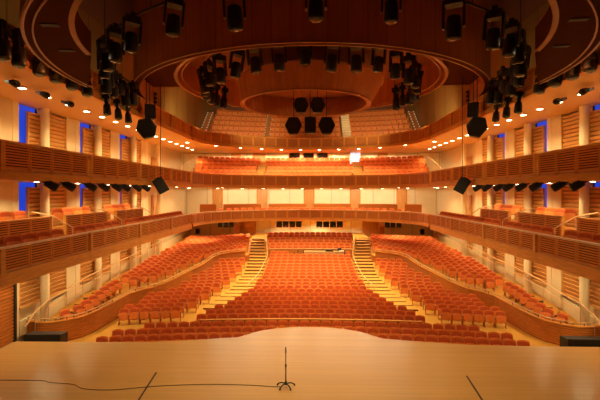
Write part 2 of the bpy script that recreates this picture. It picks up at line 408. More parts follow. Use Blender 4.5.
zr = 1.5
for a, b, n in ((217, 234, 3), (276, 302, 4), (316, 343, 4), (384, 401, 3)):
    rear_window(px(a, 47.5), px(b, 47.5), 47.52, pz(227.6, 47.5), pz(221, 47.5), n)
rear_door(px(247.5, 47.5), 47.5, 1.5, 1.75, 2.3); rear_door(px(370.5, 47.5), 47.5, 1.5, 1.75, 2.3)
for x in (217.5, 262, 309, 355, 401): rear_door(px(x, 46.2), 46.15, 4.05, 1.0, 2.95)
for a, b in ((289, 300), (303, 314), (317, 328)): rear_window(px(a, 45.2), px(b, 45.2), 45.07, pz(158.5, 45.2), pz(150.5, 45.2), 1)
for x, w in ((236, .9), (259.5, 1.2), (382, .9)): rear_door(px(x, 45.2), 45.06, 9.4, w, 1.75)
nd += 1
o = MB().box((px(355, 45.2), 45.06, 10.1), (1.15, .08, 2.0)).build('door_%d' % nd, W['bright']); o['kind'] = 'structure'
MB().box((px(355, 45.2), 44.98, 10.1), (.05, .08, 2.0)).box((px(355, 45.2) - .6, 44.98, 10.1), (.08, .12, 2.05)).box((px(355, 45.2) + .6, 44.98, 10.1), (.08, .12, 2.05)).build('door_frame', W['column'], o)
for x, s in ((237, -1), (381, 1)):
    e = empty('usher_podium', (px(x, 46.6), 46.6, 1.55), 0, f'small brown podium against the rear wall beside the {SIDE[s]} stalls door', 'podium', 'rear wall podiums')
    MB().box((0, 0, .5), (.6, .5, 1.0)).build('body', W['inset'], e); MB().box((0, -.05, 1.03), (.75, .6, .06)).build('top', W['cherry'], e)
for x, y, s in ((197, 231.5, -1), (421.5, 231.5, 1)):
    e = empty('wall_speaker', (px(x, 46.5), 46.5, pz(y, 46.5)), 0, f'small black loudspeaker on cream wall at the {SIDE[s]} rear of the stalls', 'speaker', 'small rear wall speakers')
    MB().box((0, 0, 0), (.42, .35, .62)).build('cabinet', W['black'], e, bevel=.03); MB().box((0, -.19, 0), (.34, .03, .52)).build('grille', W['grille'], e)
    MB().cyl((0, .15, 0), (0, 1.06, 0), .05).build('bracket', W['black'], e)

# ------------------------------------------------------------------ seats
def soft_panel(w, h, t, crown, bulge=.03, nx=4, nz=4):
    """upholstered pad in the XZ plane, rounded top edge, front face bulging to -Y"""
    vs = []; fs = []
    for side in (0, 1):
        for j in range(nz + 1):
            for i in range(nx + 1):
                a = i / nx * 2 - 1; q = j / nz
                x = a * w / 2 * (1 - .06 * (q > .99)); z = h * q - crown * a * a * q
                y = -t / 2 - bulge * (1 - a * a) * (4 * q * (1 - q)) if side == 0 else t / 2
                y += .05 * a * a * -1
                vs.append((x, y, z))
    N = (nx + 1) * (nz + 1)
    idx = lambda s, i, j: s * N + j * (nx + 1) + i
    for j in range(nz):
        for i in range(nx):
            fs.append((idx(0, i, j), idx(0, i + 1, j), idx(0, i + 1, j + 1), idx(0, i, j + 1)))
            fs.append((idx(1, i, j), idx(1, i, j + 1), idx(1, i + 1, j + 1), idx(1, i + 1, j)))
    for i in range(nx):
        fs.append((idx(0, i, 0), idx(1, i, 0), idx(1, i + 1, 0), idx(0, i + 1, 0)))
        fs.append((idx(0, i, nz), idx(0, i + 1, nz), idx(1, i + 1, nz), idx(1, i, nz)))
    for j in range(nz):
        fs.append((idx(0, 0, j), idx(0, 0, j + 1), idx(1, 0, j + 1), idx(1, 0, j)))
        fs.append((idx(0, nx, j), idx(1, nx, j), idx(1, nx, j + 1), idx(0, nx, j + 1)))
    return vs, fs
def place(vs, m): return [m @ Vector(v) for v in vs]
def seat_parts():
    vs, fs = soft_panel(.45, .42, .07, .05)
    back = MB().add(place(vs, Matrix.Translation((0, .105, .43)) @ Matrix.Rotation(math.radians(-12), 4, 'X')), fs)
    vs, fs = soft_panel(.535, .52, .05, .05, 0)
    shell = MB().add(place(vs, Matrix.Translation((0, .125, .39)) @ Matrix.Rotation(math.radians(-12), 4, 'X')), fs)
    vs, fs = soft_panel(.49, .40, .07, .03, .015)
    cushion = MB().add(place(vs, Matrix.Translation((0, -.09, .30)) @ Matrix.Rotation(math.radians(-14), 4, 'X')), fs)   # tipped up
    frame = MB()
    for x in (-.265, .265):
        frame.box((x, -.02, .58), (.045, .40, .05)); frame.box((x, .06, .30), (.035, .14, .56)); frame.box((x, .02, .02), (.04, .30, .04))
    frame.box((0, .07, .30), (.54, .03, .05))
    return back, shell, cushion, frame
b_, sh_, c_, f_ = seat_parts()
SEAT = dict(backrest=b_.mesh('backrest', W['fabric'], True), backrest_shell=sh_.mesh('backrest_shell', W['shell'], True), seat=c_.mesh('seat', W['shell'], True), armrest_frame=f_.mesh('armrest_frame', W['arm']))
def light_seat():     # the same seat with fewer faces, for the distant mass
    m = MB()
    T = Matrix.Rotation(math.radians(-12), 3, 'X')
    m.add([(-.265, .06, .40), (.265, .06, .40), (.255, .17, .84), (.11, .18, .89), (-.11, .18, .89), (-.255, .17, .84), (-.265, .16, .40), (.265, .16, .40), (.255, .24, .84), (.11, .25, .89), (-.11, .25, .89), (-.255, .24, .84)],
          [(0, 1, 2, 3, 4, 5), (7, 6, 11, 10, 9, 8), (0, 5, 11, 6), (1, 7, 8, 2), (2, 8, 9, 3), (3, 9, 10, 4), (4, 10, 11, 5), (0, 6, 7, 1)])
    m.add([(-.215, .045, .45), (.215, .045, .45), (.205, .143, .81), (.08, .153, .85), (-.08, .153, .85), (-.205, .143, .81)], [(0, 1, 2, 3, 4, 5)])
    m.box((0, -.05, .47), (.49, .09, .38), m=Matrix.Rotation(math.radians(-14), 3, 'X'))
    for x in (-.265, .265): m.box((x, 0, .55), (.04, .36, .06)); m.box((x, .05, .27), (.03, .12, .54))
    return m
LS = light_seat()
def mass(lst, name, label, cat, group=None, pad='shell'):
    m = MB()
    for (x, y, z, r) in lst:
        R = Matrix.Rotation(r, 3, 'Z'); t = Vector((x, y, z))
        m.add([R @ Vector(v) + t for v in LS.v], LS.f)
    o = m.build(name, W['fabric']); o.data.materials.append(W[pad]); o.data.materials.append(W['arm'])
    pat = [1] * 8 + [0] + [1] * 6 + [2] * 24
    if len(o.data.polygons) == len(pat) * len(lst): o.data.polygons.foreach_set('material_index', pat * len(lst))
    return tag(o, label, cat, group, 'stuff')
SEAT['balcony seat'] = c_.mesh('seat', W['fabric'], True)
def put_seat(name, x, y, z, r, label, group, parts=('backrest', 'backrest_shell', 'seat', 'armrest_frame')):
    e = empty(name, (x, y, z), r, label, 'seat', group)
    for p in parts: link(p.split()[-1], SEAT[p], e)
    return e
PITCH = .565
stalls = []       # (depth, x, y, z, r, label)
def arc_seat(u, x): 
    c = curv(u); return u - c * x * x, math.atan(-2 * c * x)
# three pit rows against the stage
for k, (u, xa) in enumerate(((18.9, 9.95), (19.8, 9.75), (20.7, 8.75))):
    n = int(2 * xa / PITCH); xs = [(-(n - 1) / 2 + i) * PITCH for i in range(n)]
    for i, x in enumerate(xs):
        if abs(x) < (3.0, 1.7, 0)[k]: continue
        y, r = arc_seat(u, x)
        stalls.append([y, x, y, -1.0, r, f'red-orange tip-up seat, {nth(i + 1)} from the left in {nth(k + 1)} row beyond the stage'])
ROWS = [21.95 + .86 * k for k in range(19)] + [38.95 + .86 * j for j in range(6)]
for k, u in enumerate(ROWS):
    w = lerp(INNER, u - curv(u) * 20) - .1
    n = int(2 * w / PITCH)
    for i in range(n):
        x = (-(n - 1) / 2 + i) * PITCH; y, r = arc_seat(u, x)
        if 37.0 < u < 38.8 and -2 < x < 3.2: continue
        stalls.append([y, x, y, zf(x, y), r, f'red-orange tip-up seat, {nth(i + 1)} from the left in {nth(k + 1)} row of centre block behind barrier'])
for s in (-1, 1):
    for k in range(17):
        u = ROWS[k]; c = curv(u)
        x = lerp(OUTER, u - c * 50) + .35 + (PITCH / 2 if k % 2 else 0); i = 0
        while True:
            y, r = arc_seat(u, s * x)
            if y > 36 or x > xin(y) - (.55 if k > 5 else .8): break
            if y < 22.2: x += PITCH; continue
            i += 1
            stalls.append([y, s * x, y, zf(s * x, y), r, f'red-orange tip-up seat, {nth(i)} from the aisle in {nth(k + 1)} row of the {SIDE[s]} side block'])
            x += PITCH
    # single row along the front of each side terrace, turned to the hall's middle
    for i in range(8):
        y = 20.75 + .62 * i
        x = xin(y) + (.75 if i else .9)
        stalls.append([y, s * x, y, zt(y), s * (-PI / 2 + .45), f'red-orange seat facing inward behind the curved {SIDE[s]} partition, {nth(i + 1)} from the stage'])
    k = 0; y0 = 26.1
    while y0 < 44.0:
        k += 1; i = 0; x = xin(y0) + .45 + (PITCH / 2 if k % 2 else 0); xw = xin(y0) + .45
        while x < 12.8:
            y = y0 - .26 * (x - xw); i += 1
            if y > 25.9:
                stalls.append([y, s * x, y, zt(y), s * -.25, f'red-orange tip-up seat on the raised {SIDE[s]} terrace, {nth(i)} along the {nth(k)} row'])
            x += PITCH
        y0 += .92
stalls.sort(key=lambda q: q[0])
for q in stalls[:300]: put_seat('auditorium_chair', *q[1:5], q[5], 'seats of the stalls')
mass([q[1:5] for q in stalls[300:]], 'auditorium_chairs', 'mass of red-orange seats filling the rear of the stalls', 'seats')

# low barrier between pit rows and centre block, curved partitions, centre screen
bar = empty('pit_barrier', (0, 0, 0), 0, 'low wooden barrier with pale cap behind the third row from the stage', 'barrier')
pth = [(x, 21.28 - .009 * x * x) for x in [-5.8 + 1.16 * i for i in range(11)]]
MB().sweep(pth, [(-.04, -1), (.04, -1), (.04, -.22), (-.04, -.22)]).build('board', W['inset'], bar)
MB().sweep(pth, [(-.07, -.22), (.07, -.22), (.07, -.14), (-.07, -.14)]).build('cap', W['cherry'], bar)
for s in (-1, 1):
    raw = [(14.3, 19.95), (13.6, 19.72), (13.0, 19.74), (12.4, 20.1), (11.95, 20.6), (11.72, 21.5), (11.6, 23.2), (11.45, 25.0), (11.0, 25.9), (10.45, 26.6), (10.1, 27.5), (9.6, 29.6), (8.9, 32.5), (8.45, 34.6), (8.0, 35.4), (7.2, 36.0), (5.95, 36.6)]
    P = []
    for (x0, y0), (x1, y1) in zip(raw, raw[1:]):
        for t in (0, .5): P.append((s * (x0 + (x1 - x0) * t), y0 + (y1 - y0) * t))
    P.append((s * raw[-1][0], raw[-1][1]))
    zs = [max(-1.0, zf(*p)) for p in P]
    e = empty('curved_partition', (0, 0, 0), 0, f'curved slatted wooden partition with pale handrail edging the raised {SIDE[s]} terrace', 'partition', 'terrace partitions')
    MB().sweep(P, [(-.05, -.1), (.05, -.1), (.05, 1.02), (-.05, 1.02)], zs=zs).build('board', W['inset'], e)
    m = MB()
    for i in range(8): m.sweep(P[:24], [(-.085, .08 + i * .115), (.085, .08 + i * .115), (.085, .15 + i * .115), (-.085, .15 + i * .115)], zs=zs[:24])
    m.build('slats', W['parapet'], e)
    MB().sweep(P, [(-.1, 1.02), (.1, 1.02), (.1, 1.09), (-.1, 1.09)], zs=zs).build('cap', W['cherry'], e)
    MB().tube([(p[0], p[1], z + 1.24) for p, z in zip(P, zs)], .03, 8).build('handrail', W['rail'], e, smooth=True)
    for i in range(0, len(P), 3):
        MB().cyl((P[i][0], P[i][1], zs[i] + 1.05), (P[i][0], P[i][1], zs[i] + 1.24), .018, n=6).build('bracket', W['black'], e)
    ry = [36.4 + .6 * i for i in range(19)]
    struct('trim_%d' % (2 if s < 0 else 3), MB().sweep([(s * xin(y), y) for y in ry], [(-.05, -.9), (.05, -.9), (.05, .04), (-.05, .04)], zs=[max(zt(y), zf(s * xin(y), y)) for y in ry]), W['inset'], f'low riser edging the {SIDE[s]} terrace beside the aisle')
    # stair aisle between centre block and side seats
    a = empty('aisle_stairs', (0, 0, 0), 0, f'curving gold carpeted stair aisle {SIDE[s]} of the centre block', 'stairs', 'stalls aisles')
    for k in range(24):
        y = 25.4 + .82 * k
        if y > 44.5: break
        x0, x1 = lerp(INNER, y) + .12, lerp(OUTER, y + .2) - .05
        z = zf(s * (x0 + x1) / 2, y + .4) + .0
        tr = MB().box((s * (x0 + x1) / 2, y + .41, z + .02), (x1 - x0, .84, .14)).build('step', W['carpet'], a)
        MB().box((s * (x0 + x1) / 2, y - .02, z + .04), (x1 - x0, .03, .08)).build('riser', W['nosing'], tr)
        MB().box((s * (x0 + x1) / 2, y + .03, z + .093), (x1 - x0, .025, .012)).build('nosing', W['rail'], tr)
    h = empty('aisle_handrail', (0, 0, 0), 0, f'pale metal handrail along the {SIDE[s]} stalls aisle', 'handrail', 'aisle handrails')
    hp = []
    for k in range(12):
        y = 27.5 + 1.42 * k; x = lerp(INNER, y) + .02
        hp.append((s * x, y, zf(s * x, y) + .98))
    MB().tube(hp, .028, 8).build('rail', W['rail'], h, smooth=True)
    for p in hp: MB().cyl((p[0], p[1], p[2] - 1.0), p, .02, n=6).build('post', W['brass'], h)
    # side aisle along the wall with steps and handrail
    st = empty('side_stairs', (0, 0, 0), 0, f'gold carpeted steps climbing along the {SIDE[s]} side wall', 'stairs', 'side wall stairs')
    for k in range(24):
        y = 20.3 + .92 * k
        tr = MB().box((s * 13.44, y + .46, zt(y + .5) + .03), (.62, .94, .16)).build('step', W['carpet'], st)
        MB().box((s * 13.44, y - .02, zt(y + .5) + .06), (.62, .03, .12)).build('nosing', W['nosing'], tr)
    h = empty('wall_handrail', (0, 0, 0), 0, f'slim wooden handrail rising along the {SIDE[s]} side wall', 'handrail', 'side wall handrails')
    hp = [(s * 13.7, 18.9, .1), (s * 13.7, 19.6, .62), (s * 13.7, 20.6, .95)] + [(s * 13.7, 20.6 + 1.6 * k, zt(20.6 + 1.6 * k) + 1.35) for k in range(1, 11)]
    MB().tube(hp, .035, 8).build('rail', W['rail'], h, smooth=True)
    MB().tube([(x, y, z - .4) for x, y, z in hp[2:]], .02, 6).build('lower_rail', W['rail'], h, smooth=True)
    for p in hp[1:]: MB().cyl((p[0], p[1], zt(p[1])), p, .022, n=6).build('post', W['brass'], h)
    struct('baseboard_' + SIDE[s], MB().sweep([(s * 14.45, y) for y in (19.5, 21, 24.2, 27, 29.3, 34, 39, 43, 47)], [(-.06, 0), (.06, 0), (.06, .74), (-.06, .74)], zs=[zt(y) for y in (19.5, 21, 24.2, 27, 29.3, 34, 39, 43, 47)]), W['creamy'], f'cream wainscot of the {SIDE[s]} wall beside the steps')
# control position screen in the centre block
cp = [(-4.0, 37.95), (-2, 38.15), (0, 38.22), (2, 38.15), (4.0, 37.95)]
zc = [zf(*p) for p in cp]
e = empty('centre_partition', (0, 0, 0), 0, 'low partition with thin rail crossing the centre block below the last rows', 'partition')
MB().sweep(cp, [(-.04, 0), (.04, 0), (.04, .86), (-.04, .86)], zs=zc).build('board', W['inset'], e)
MB().sweep(cp, [(-.06, .86), (.06, .86), (.06, .93), (-.06, .93)], zs=zc).build('cap', W['rail'], e)
e = empty('sound_desk', (1.3, 37.2, zf(1.3, 37.2)), 0, 'tan screened sound desk amid the rear rows of the centre block', 'desk')
MB().box((0, -.2, .52), (3.8, .06, .85)).build('screen', W['screen'], e)
for x in (-2.4, -1.9, 1.9): MB().box((x, -.22, .55), (.08, .08, 1.1)).build('post', W['black'], e)
MB().box((0, .2, .9), (3.8, .7, .05)).build('desktop', W['screen'], e)
for x, w, hh, mt, nm, lb in ((.5, .7, .12, 'black', 'mixer', 'flat black mixing console lying on the sound desk'), (1.45, .35, .3, 'black', 'laptop', 'small dark laptop open on the sound desk'), (1.6, .5, .1, 'white', 'keyboard', 'pale slim keyboard on the sound desk')):
    o = MB().box((1.3 + x, 37.15 + (.22 if nm != 'keyboard' else -.05), zf(1.3, 37.2) + .93 + hh / 2), (w, .3, hh)).build(nm, W[mt], bevel=.01)
    tag(o, lb, nm)

# ------------------------------------------------------------------ balcony seats
bal = []
for s in (-1, 1):
    i = 0; y = 10.0
    while y < 33:
        ph = (y - 7.2) % BAY
        if .35 < ph < 4.85:
            i += 1
            bal.append([0, s * 10.7, y, 4.13, s * (-PI / 2 + .7), f'orange seat right behind the slatted lowest balcony front on the {SIDE[s]}, {nth(i)} from the stage'])
        y += .84
    # raised second row boxes
    for b in range(5):
        ya = 9.0 + BAY * b + .35; yb = ya + 4.1
        if yb > 33.5: continue
        bx = empty('box_parapet', (s * 12.3, ya, 3.9), 0, f'slatted front of the raised second row box on the {SIDE[s]}, {nth(b + 1)} from the stage', 'balcony front', 'raised box fronts')
        MB().box((0, (yb - ya) / 2, 1.5), (.16, yb - ya, .07)).build('rail_cap', W['cherry'], bx)
        MB().box((0, .05, .75), (.16, .1, 1.5)).build('post', W['cherry'], bx); MB().box((0, yb - ya - .05, .75), (.16, .1, 1.5)).build('post', W['cherry'], bx)
        for j in range(3):
            w = (yb - ya - .2) / 3; slat_panel(bx, s, .1 + w * j, .1 + w * (j + 1), .3, 1.46, 0)
        MB().box((s * .9, (yb - ya) / 2, .4), (1.7, yb - ya, .8)).build('platform', W['cherry'], bx)
        hr = empty('box_handrail', (s * 12.35, yb, 3.9), 0, f'sloping pale handrail on steps past the {nth(b + 1)} raised box on the {SIDE[s]}', 'handrail', 'box step handrails')
        MB().tube([(s * .9, .1, 1.75), (0, .25, 1.55), (-s * .6, .85, .95)], .03, 8).build('rail', W['rail'], hr, smooth=True)
        MB().cyl((-s * .6, .85, 0), (-s * .6, .85, .95), .02).build('post', W['brass'], hr); MB().cyl((0, .25, 0), (0, .25, 1.55), .02).build('post', W['brass'], hr)
        j = 0; y = ya + .5
        while y < yb - .3:
            j += 1
            bal.append([0, s * 12.95, y, 4.86, s * (-PI / 2 + .7), f'orange seat {nth(j)} along the {nth(b + 1)} raised box of the lowest balcony on the {SIDE[s]}'])
            y += .84
for i in range(28):
    x = -8.4 + 16.8 * i / 27
    y = fy(x) + .62; sl = -(fy(x + .2) - fy(x - .2)) / .4
    bal.append([1, x, y, 4.12, -math.atan(sl) * .9, f'pale orange seat behind the curved rear front of the lowest balcony, {nth(i + 1)} from the left'])
def gallery(z0, rise, u0, pitch, nrow, xa, xg, aisles, lab, pri):
    out = []; steps = MB()
    for k in range(nrow):
        u = u0 + pitch * k; xm = xa - xg * k; n = int(2 * xm / .54); idx = 0
        pt = [(x, u - .018 * x * x - .42) for x in [-(xa + .6) + 2 * (xa + .6) * i / 20 for i in range(21)]]
        steps.sweep(pt, [(-pitch + .05, z0 - .35), (0.0, z0 - .35), (0.0, z0 + rise * k), (-pitch + .05, z0 + rise * k)][::-1] if False else [(0, z0 - .35), (pitch, z0 - .35), (pitch, z0 + rise * k), (0, z0 + rise * k)])
        for i in range(n):
            x = (-(n - 1) / 2 + i) * .54
            idx += 1
            if any(a < x < b for a, b in aisles): continue
            y = u - .018 * x * x
            out.append([pri + k, x, y, z0 + rise * k, math.atan(-.036 * x), f'orange seat of the {lab} balcony, {nth(idx)} from the left in its {nth(k + 1)} row'])
    return out, steps
g2, s2 = gallery(7.44, .42, 41.5, .62, 6, 11.4, -.12, ((-5.65, -4.75), (4.5, 5.6)), 'middle', 2)
struct('balcony_floor', s2, W['inset'], 'stepped floor of the middle balcony')
g3, s3 = gallery(11.55, .66, 41.8, .78, 6, 10.4, .0, ((-4.85, -4.2), (3.4, 4.5)), 'top', 10)
struct('balcony_floor', s3, W['inset'], 'stepped floor of the top balcony')
bal += g2
bal.sort(key=lambda q: q[0])
allb = bal + g3
for q in allb[:300]: put_seat('balcony_chair', *q[1:5], q[5], 'seats of the balconies', parts=('backrest', 'backrest_shell', 'seat'))
mass([q[1:5] for q in allb[300:]], 'balcony_chairs', 'mass of orange seats in the rear rows of the middle and top balconies', 'seats')
# low partition behind the single rear row of the lowest balcony
e = None
for i, (a, b) in enumerate(((-11.5, -9.9), (-9.2, -5.3), (-4.5, -.4), (.4, 4.4), (5.2, 9.2), (9.9, 11.5))):
    pp = [(a + (b - a) * t / 4, 43.6 - .016 * (a + (b - a) * t / 4) ** 2) for t in range(5)]
    e = empty('rear_partition', (0, 0, 0), 0, f'low russet partition between the rear doors of the lowest balcony, {nth(i + 1)} from the left', 'partition', 'lowest balcony rear partitions')
    MB().sweep(pp, [(-.05, 3.9), (.05, 3.9), (.05, 5.25), (-.05, 5.25)]).build('board', W['inset'], e)
    MB().sweep(pp, [(-.08, 5.25), (.08, 5.25), (.08, 5.33), (-.08, 5.33)]).build('cap', W['cherry'], e)
# stepped aisles of the two upper galleries
def gallery_aisle(x, w, u0, pitch, z0, rise, n, lab, lights, slope=0, tread='carpet'):
    a = empty('gallery_steps', (0, 0, 0), 0, lab, 'stairs', 'gallery aisles')
    for k in range(n * 2):
        tr = MB(); lt = MB()
        xx = x + slope * k; y = u0 + pitch * k / 2 - .018 * xx * xx - .3; z = z0 + rise * (k // 2 + (k % 2) * .5)
        tr.box((xx, y, z - .02), (w, pitch / 2 + .02, .3))
        if lights: 
            pass
        else: lt.box((xx, y - pitch / 4, z + .14), (w, .05, .03))
        o = tr.build('step', W[tread], a)
        if lights:
            for q in (-1, 1): MB().box((xx + q * w * .38, y - pitch / 4 - .02, z + .08), (.08, .05, .05)).build('step_light', W['steplight'], o)
        else: lt.build('nosing', W['brass'], o)
gallery_aisle(-4.5, .8, 41.8, .78, 11.55, .66, 6, 'steep steps with small white step lights, left half of the top balcony', True, tread='inset')
gallery_aisle(3.95, 1.0, 41.8, .78, 11.55, .66, 6, 'pale steep steps in the right half of the top balcony', False, tread='screen')
gallery_aisle(-10.9, .7, 41.8, .78, 11.55, .66, 6, 'dark steps with white step lights at the far left end of the top balcony', True, 0, 'inset')
gallery_aisle(10.9, .7, 41.8, .78, 11.55, .66, 6, 'dark steps with white step lights at the far right end of the top balcony', True, 0, 'inset')
gallery_aisle(-5.2, .85, 41.5, .62, 7.44, .42, 6, 'carpeted steps splitting the middle balcony seats left of centre', False)
gallery_aisle(5.05, 1.0, 41.5, .62, 7.44, .42, 6, 'carpeted steps below the bright doorway of the middle balcony', False)
for s in (-1, 1):
    e = empty('stair_balustrade', (0, 0, 0), 0, f'slanting balustrade of slim balusters at the {SIDE[s]} end of the middle balcony seats', 'balustrade', 'middle balcony balustrades')
    A, B = Vector((s * 12.7, 38.2, 7.6)), Vector((s * 12.6, 43.2, 9.6))
    MB().tube([A + Vector((0, 0, 1.0)), B + Vector((0, 0, 1.0))], .025, 6).build('handrail', W['brass'], e)
    for i in range(13):
        p = A.lerp(B, i / 12); MB().cyl(p - Vector((0, 0, .2 + 1.6 * (i / 12))), p + Vector((0, 0, 1.0)), .022, n=6).build('baluster', W['brass'], e)

# ------------------------------------------------------------------ canopy
def arc(cx, cy, r, a0, a1, n):   # angle 0 = towards the stage (-Y), positive = +X
    return [(cx + r * math.sin(a0 + (a1 - a0) * i / n), cy - r * math.cos(a0 + (a1 - a0) * i / n)) for i in range(n + 1)]
def ring_between(outer, inner, z): # flat strip between two polylines of equal length
    m = MB(); n = len(outer)
    m.add([(x, y, z) for x, y in outer] + [(x, y, z) for x, y in inner] + [(x, y, z + .06) for x, y in outer] + [(x, y, z + .06) for x, y in inner],
          [(i, i + 1, n + i + 1, n + i) for i in range(n - 1)] + [(2 * n + i, 2 * n + i + 1, 3 * n + i + 1, 3 * n + i) for i in range(n - 1)])
    return m
def trim(parent, path, o, z, w=.05, h=.06, closed=False, name='rim'):
    return MB().sweep(path, [(o - w / 2, z - h / 2), (o + w / 2, z - h / 2), (o + w / 2, z + h / 2), (o - w / 2, z + h / 2)], closed=closed).build(name, W['rim'], parent, smooth=True)
CY = 26.5
# crescent over the stage
cr = empty('canopy_crescent', (0, 0, 0), 0, 'dark red crescent canopy with round opening hanging over the stage', 'canopy')
n = 64
oa, ia = math.radians(94.0), math.radians(80.0)
Ao = arc(0, 14.4, 8.5, -oa, oa, n); Ai = arc(0, 12.65, 6.55, -ia, ia, n)
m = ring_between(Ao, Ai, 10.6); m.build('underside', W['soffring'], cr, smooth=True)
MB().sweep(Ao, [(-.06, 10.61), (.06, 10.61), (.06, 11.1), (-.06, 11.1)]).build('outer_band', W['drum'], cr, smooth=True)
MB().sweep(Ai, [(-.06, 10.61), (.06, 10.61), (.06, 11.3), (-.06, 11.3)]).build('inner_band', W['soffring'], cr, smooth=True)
trim(cr, Ao, 0, 10.61); trim(cr, Ao, .2, 10.59, .04, .04)
trim(cr, Ai, 0, 10.61, .125, .04); trim(cr, Ai, 0, 11.3, .125, .04)
for s in (-1, 1):
    p0, p1 = Ao[-1], Ai[-1]
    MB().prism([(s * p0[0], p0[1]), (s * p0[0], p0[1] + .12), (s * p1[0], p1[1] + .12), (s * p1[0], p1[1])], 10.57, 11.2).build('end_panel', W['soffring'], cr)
    for (x, y) in ((6.2, 9.4), (6.85, 11.1)):
        MB().box((s * x, y, 10.585), (.42, .15, .03), rz=s * -.1).build('vent', W['black'], cr)
    for (x, y) in ((7.9, 13.0), (5.6, 7.9)): MB().cyl((s * x, y, 10.65), (s * x, y, 17.0), .02, n=6).build('hanger', W['black'], cr)
# big front drum, its soffit, and the ring-shaped well
dr = empty('canopy_drum', (0, CY, 0), 0, 'large mahogany drum canopy with double pale rim above the front rows', 'canopy')
h = math.radians(90.5)
Co = arc(0, 0, 10.8, -h, h, 72)
MB().sweep(Co, [(-.0, 12.5), (.3, 12.5), (.3, 17), (-.0, 17)]).build('wall', W['drum'], dr, smooth=True)
MB().sweep(Co, [(.04, 12.47), (.28, 12.47), (.28, 12.51), (.04, 12.51)]).build('underside', W['soffring'], dr, smooth=True)  # added dark strip, shading by colour the wall's brightly lit bottom face
trim(dr, Co, .0, 12.5, .06, .07); trim(dr, Co, .32, 12.5, .06, .07)
Cs = arc(0, 0, 10.5, -h, h, 72); Ds = arc(0, 0, 8.64, -h, h, 72)
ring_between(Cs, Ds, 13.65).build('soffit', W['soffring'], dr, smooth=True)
MB().box((-9.5, .02, 13.66), (2.0, .08, .1)).box((9.5, .02, 13.66), (2.0, .08, .1)).build('soffit_edge', W['rim'], dr)
for s in (-1, 1):
    MB().box((s * 10.65, .05, 14.8), (.32, .1, 4.5)).build('wall_end', W['rim'], dr)
well = empty('canopy_ring', (0, CY, 0), 0, 'wide circular ring canopy with pale rim inside the large drum', 'canopy')
Dr = arc(0, 0, 8.5, 0, 2 * PI, 96)[:-1]
MB().sweep(Dr, [(-.08, 13.6), (.08, 13.6), (.08, 15.6), (-.08, 15.6)], closed=True).build('wall', W['drum'], well, smooth=True)
trim(well, Dr, 0, 13.6, .18, .06, True); trim(well, Dr, .35, 13.72, .06, .06, True)
MB().cyl((0, 0, 15.6), (0, 0, 15.7), 8.5, n=72).build('cap', W['ceiling'], well)
for i in range(4):
    a = PI / 4 + i * PI / 2; MB().cyl((8 * math.cos(a), 8 * math.sin(a), 15.7), (8 * math.cos(a), 8 * math.sin(a), 17), .03, n=6).build('hanger', W['black'], well)
ed = empty('canopy_drum', (0, CY, 0), 0, 'small innermost mahogany drum canopy ringed by pale rims', 'canopy')
E1 = arc(0, 0, 4.75, 0, 2 * PI, 80)[:-1]; E0 = arc(-.3, 0, 4.25, 0, 2 * PI, 80)[:-1]
m = MB(); k = 80
m.add([(x, y, 12.35) for x, y in E0] + [(x, y, 13.75) for x, y in E1] + [(x * .95, y * .95, 12.35) for x, y in E0] + [(x * .95, y * .95, 13.75) for x, y in E1],
      [(i, (i + 1) % k, k + (i + 1) % k, k + i) for i in range(k)] + [(2 * k + i, 2 * k + (i + 1) % k, 3 * k + (i + 1) % k, 3 * k + i) for i in range(k)] + [(i, (i + 1) % k, 2 * k + (i + 1) % k, 2 * k + i) for i in range(k)])
m.build('wall', W['drum'], ed, smooth=True)
trim(ed, E0, 0, 12.33, .08, .06, True); trim(ed, E0, .24, 12.36, .05, .06, True); trim(ed, E1, 0, 13.75, .12, .07, True)
MB().cyl((0, 0, 13.75), (0, 0, 13.82), 4.7, n=72).build('cap', W['ceiling'], ed)
for i in range(3):
    a = PI / 6 + i * 2 * PI / 3; MB().cyl((4 * math.cos(a), 4 * math.sin(a), 13.8), (4 * math.cos(a), 4 * math.sin(a), 15.6), .03, n=6).build('hanger', W['black'], ed)

# ------------------------------------------------------------------ stage lights
def fixture_parts():
    head = MB().lathe([(.10, .30), (.15, .26), (.17, .05), (.18, -.18), (.155, -.22)], 14)
    base = MB().box((0, 0, .62), (.38, .30, .2)); base.box((0, 0, .78), (.12, .12, .14))
    yoke = MB().box((-.22, 0, .33), (.05, .14, .62)).box((.22, 0, .33), (.05, .14, .62)).box((0, 0, .625), (.46, .12, .03))
    lens = MB().lathe([(.14, -.23), (.12, -.245), (.05, -.25)], 14)
    return dict(housing=head.mesh('housing', W['black'], True), base=base.mesh('base', W['black']), yoke=yoke.mesh('yoke', W['black']), lens=lens.mesh('lens', W['glass'], True))
FX = fixture_parts()
def fixture(loc, label, group, rot=(0, 0, 0), sc=1.0, parts=('housing', 'base', 'yoke', 'lens')):
    e = empty('stage_light', loc, 0, label, 'stage light', group, rot); e.scale = (sc,) * 3
    for p in parts: link(p, FX[p], e)
    return e
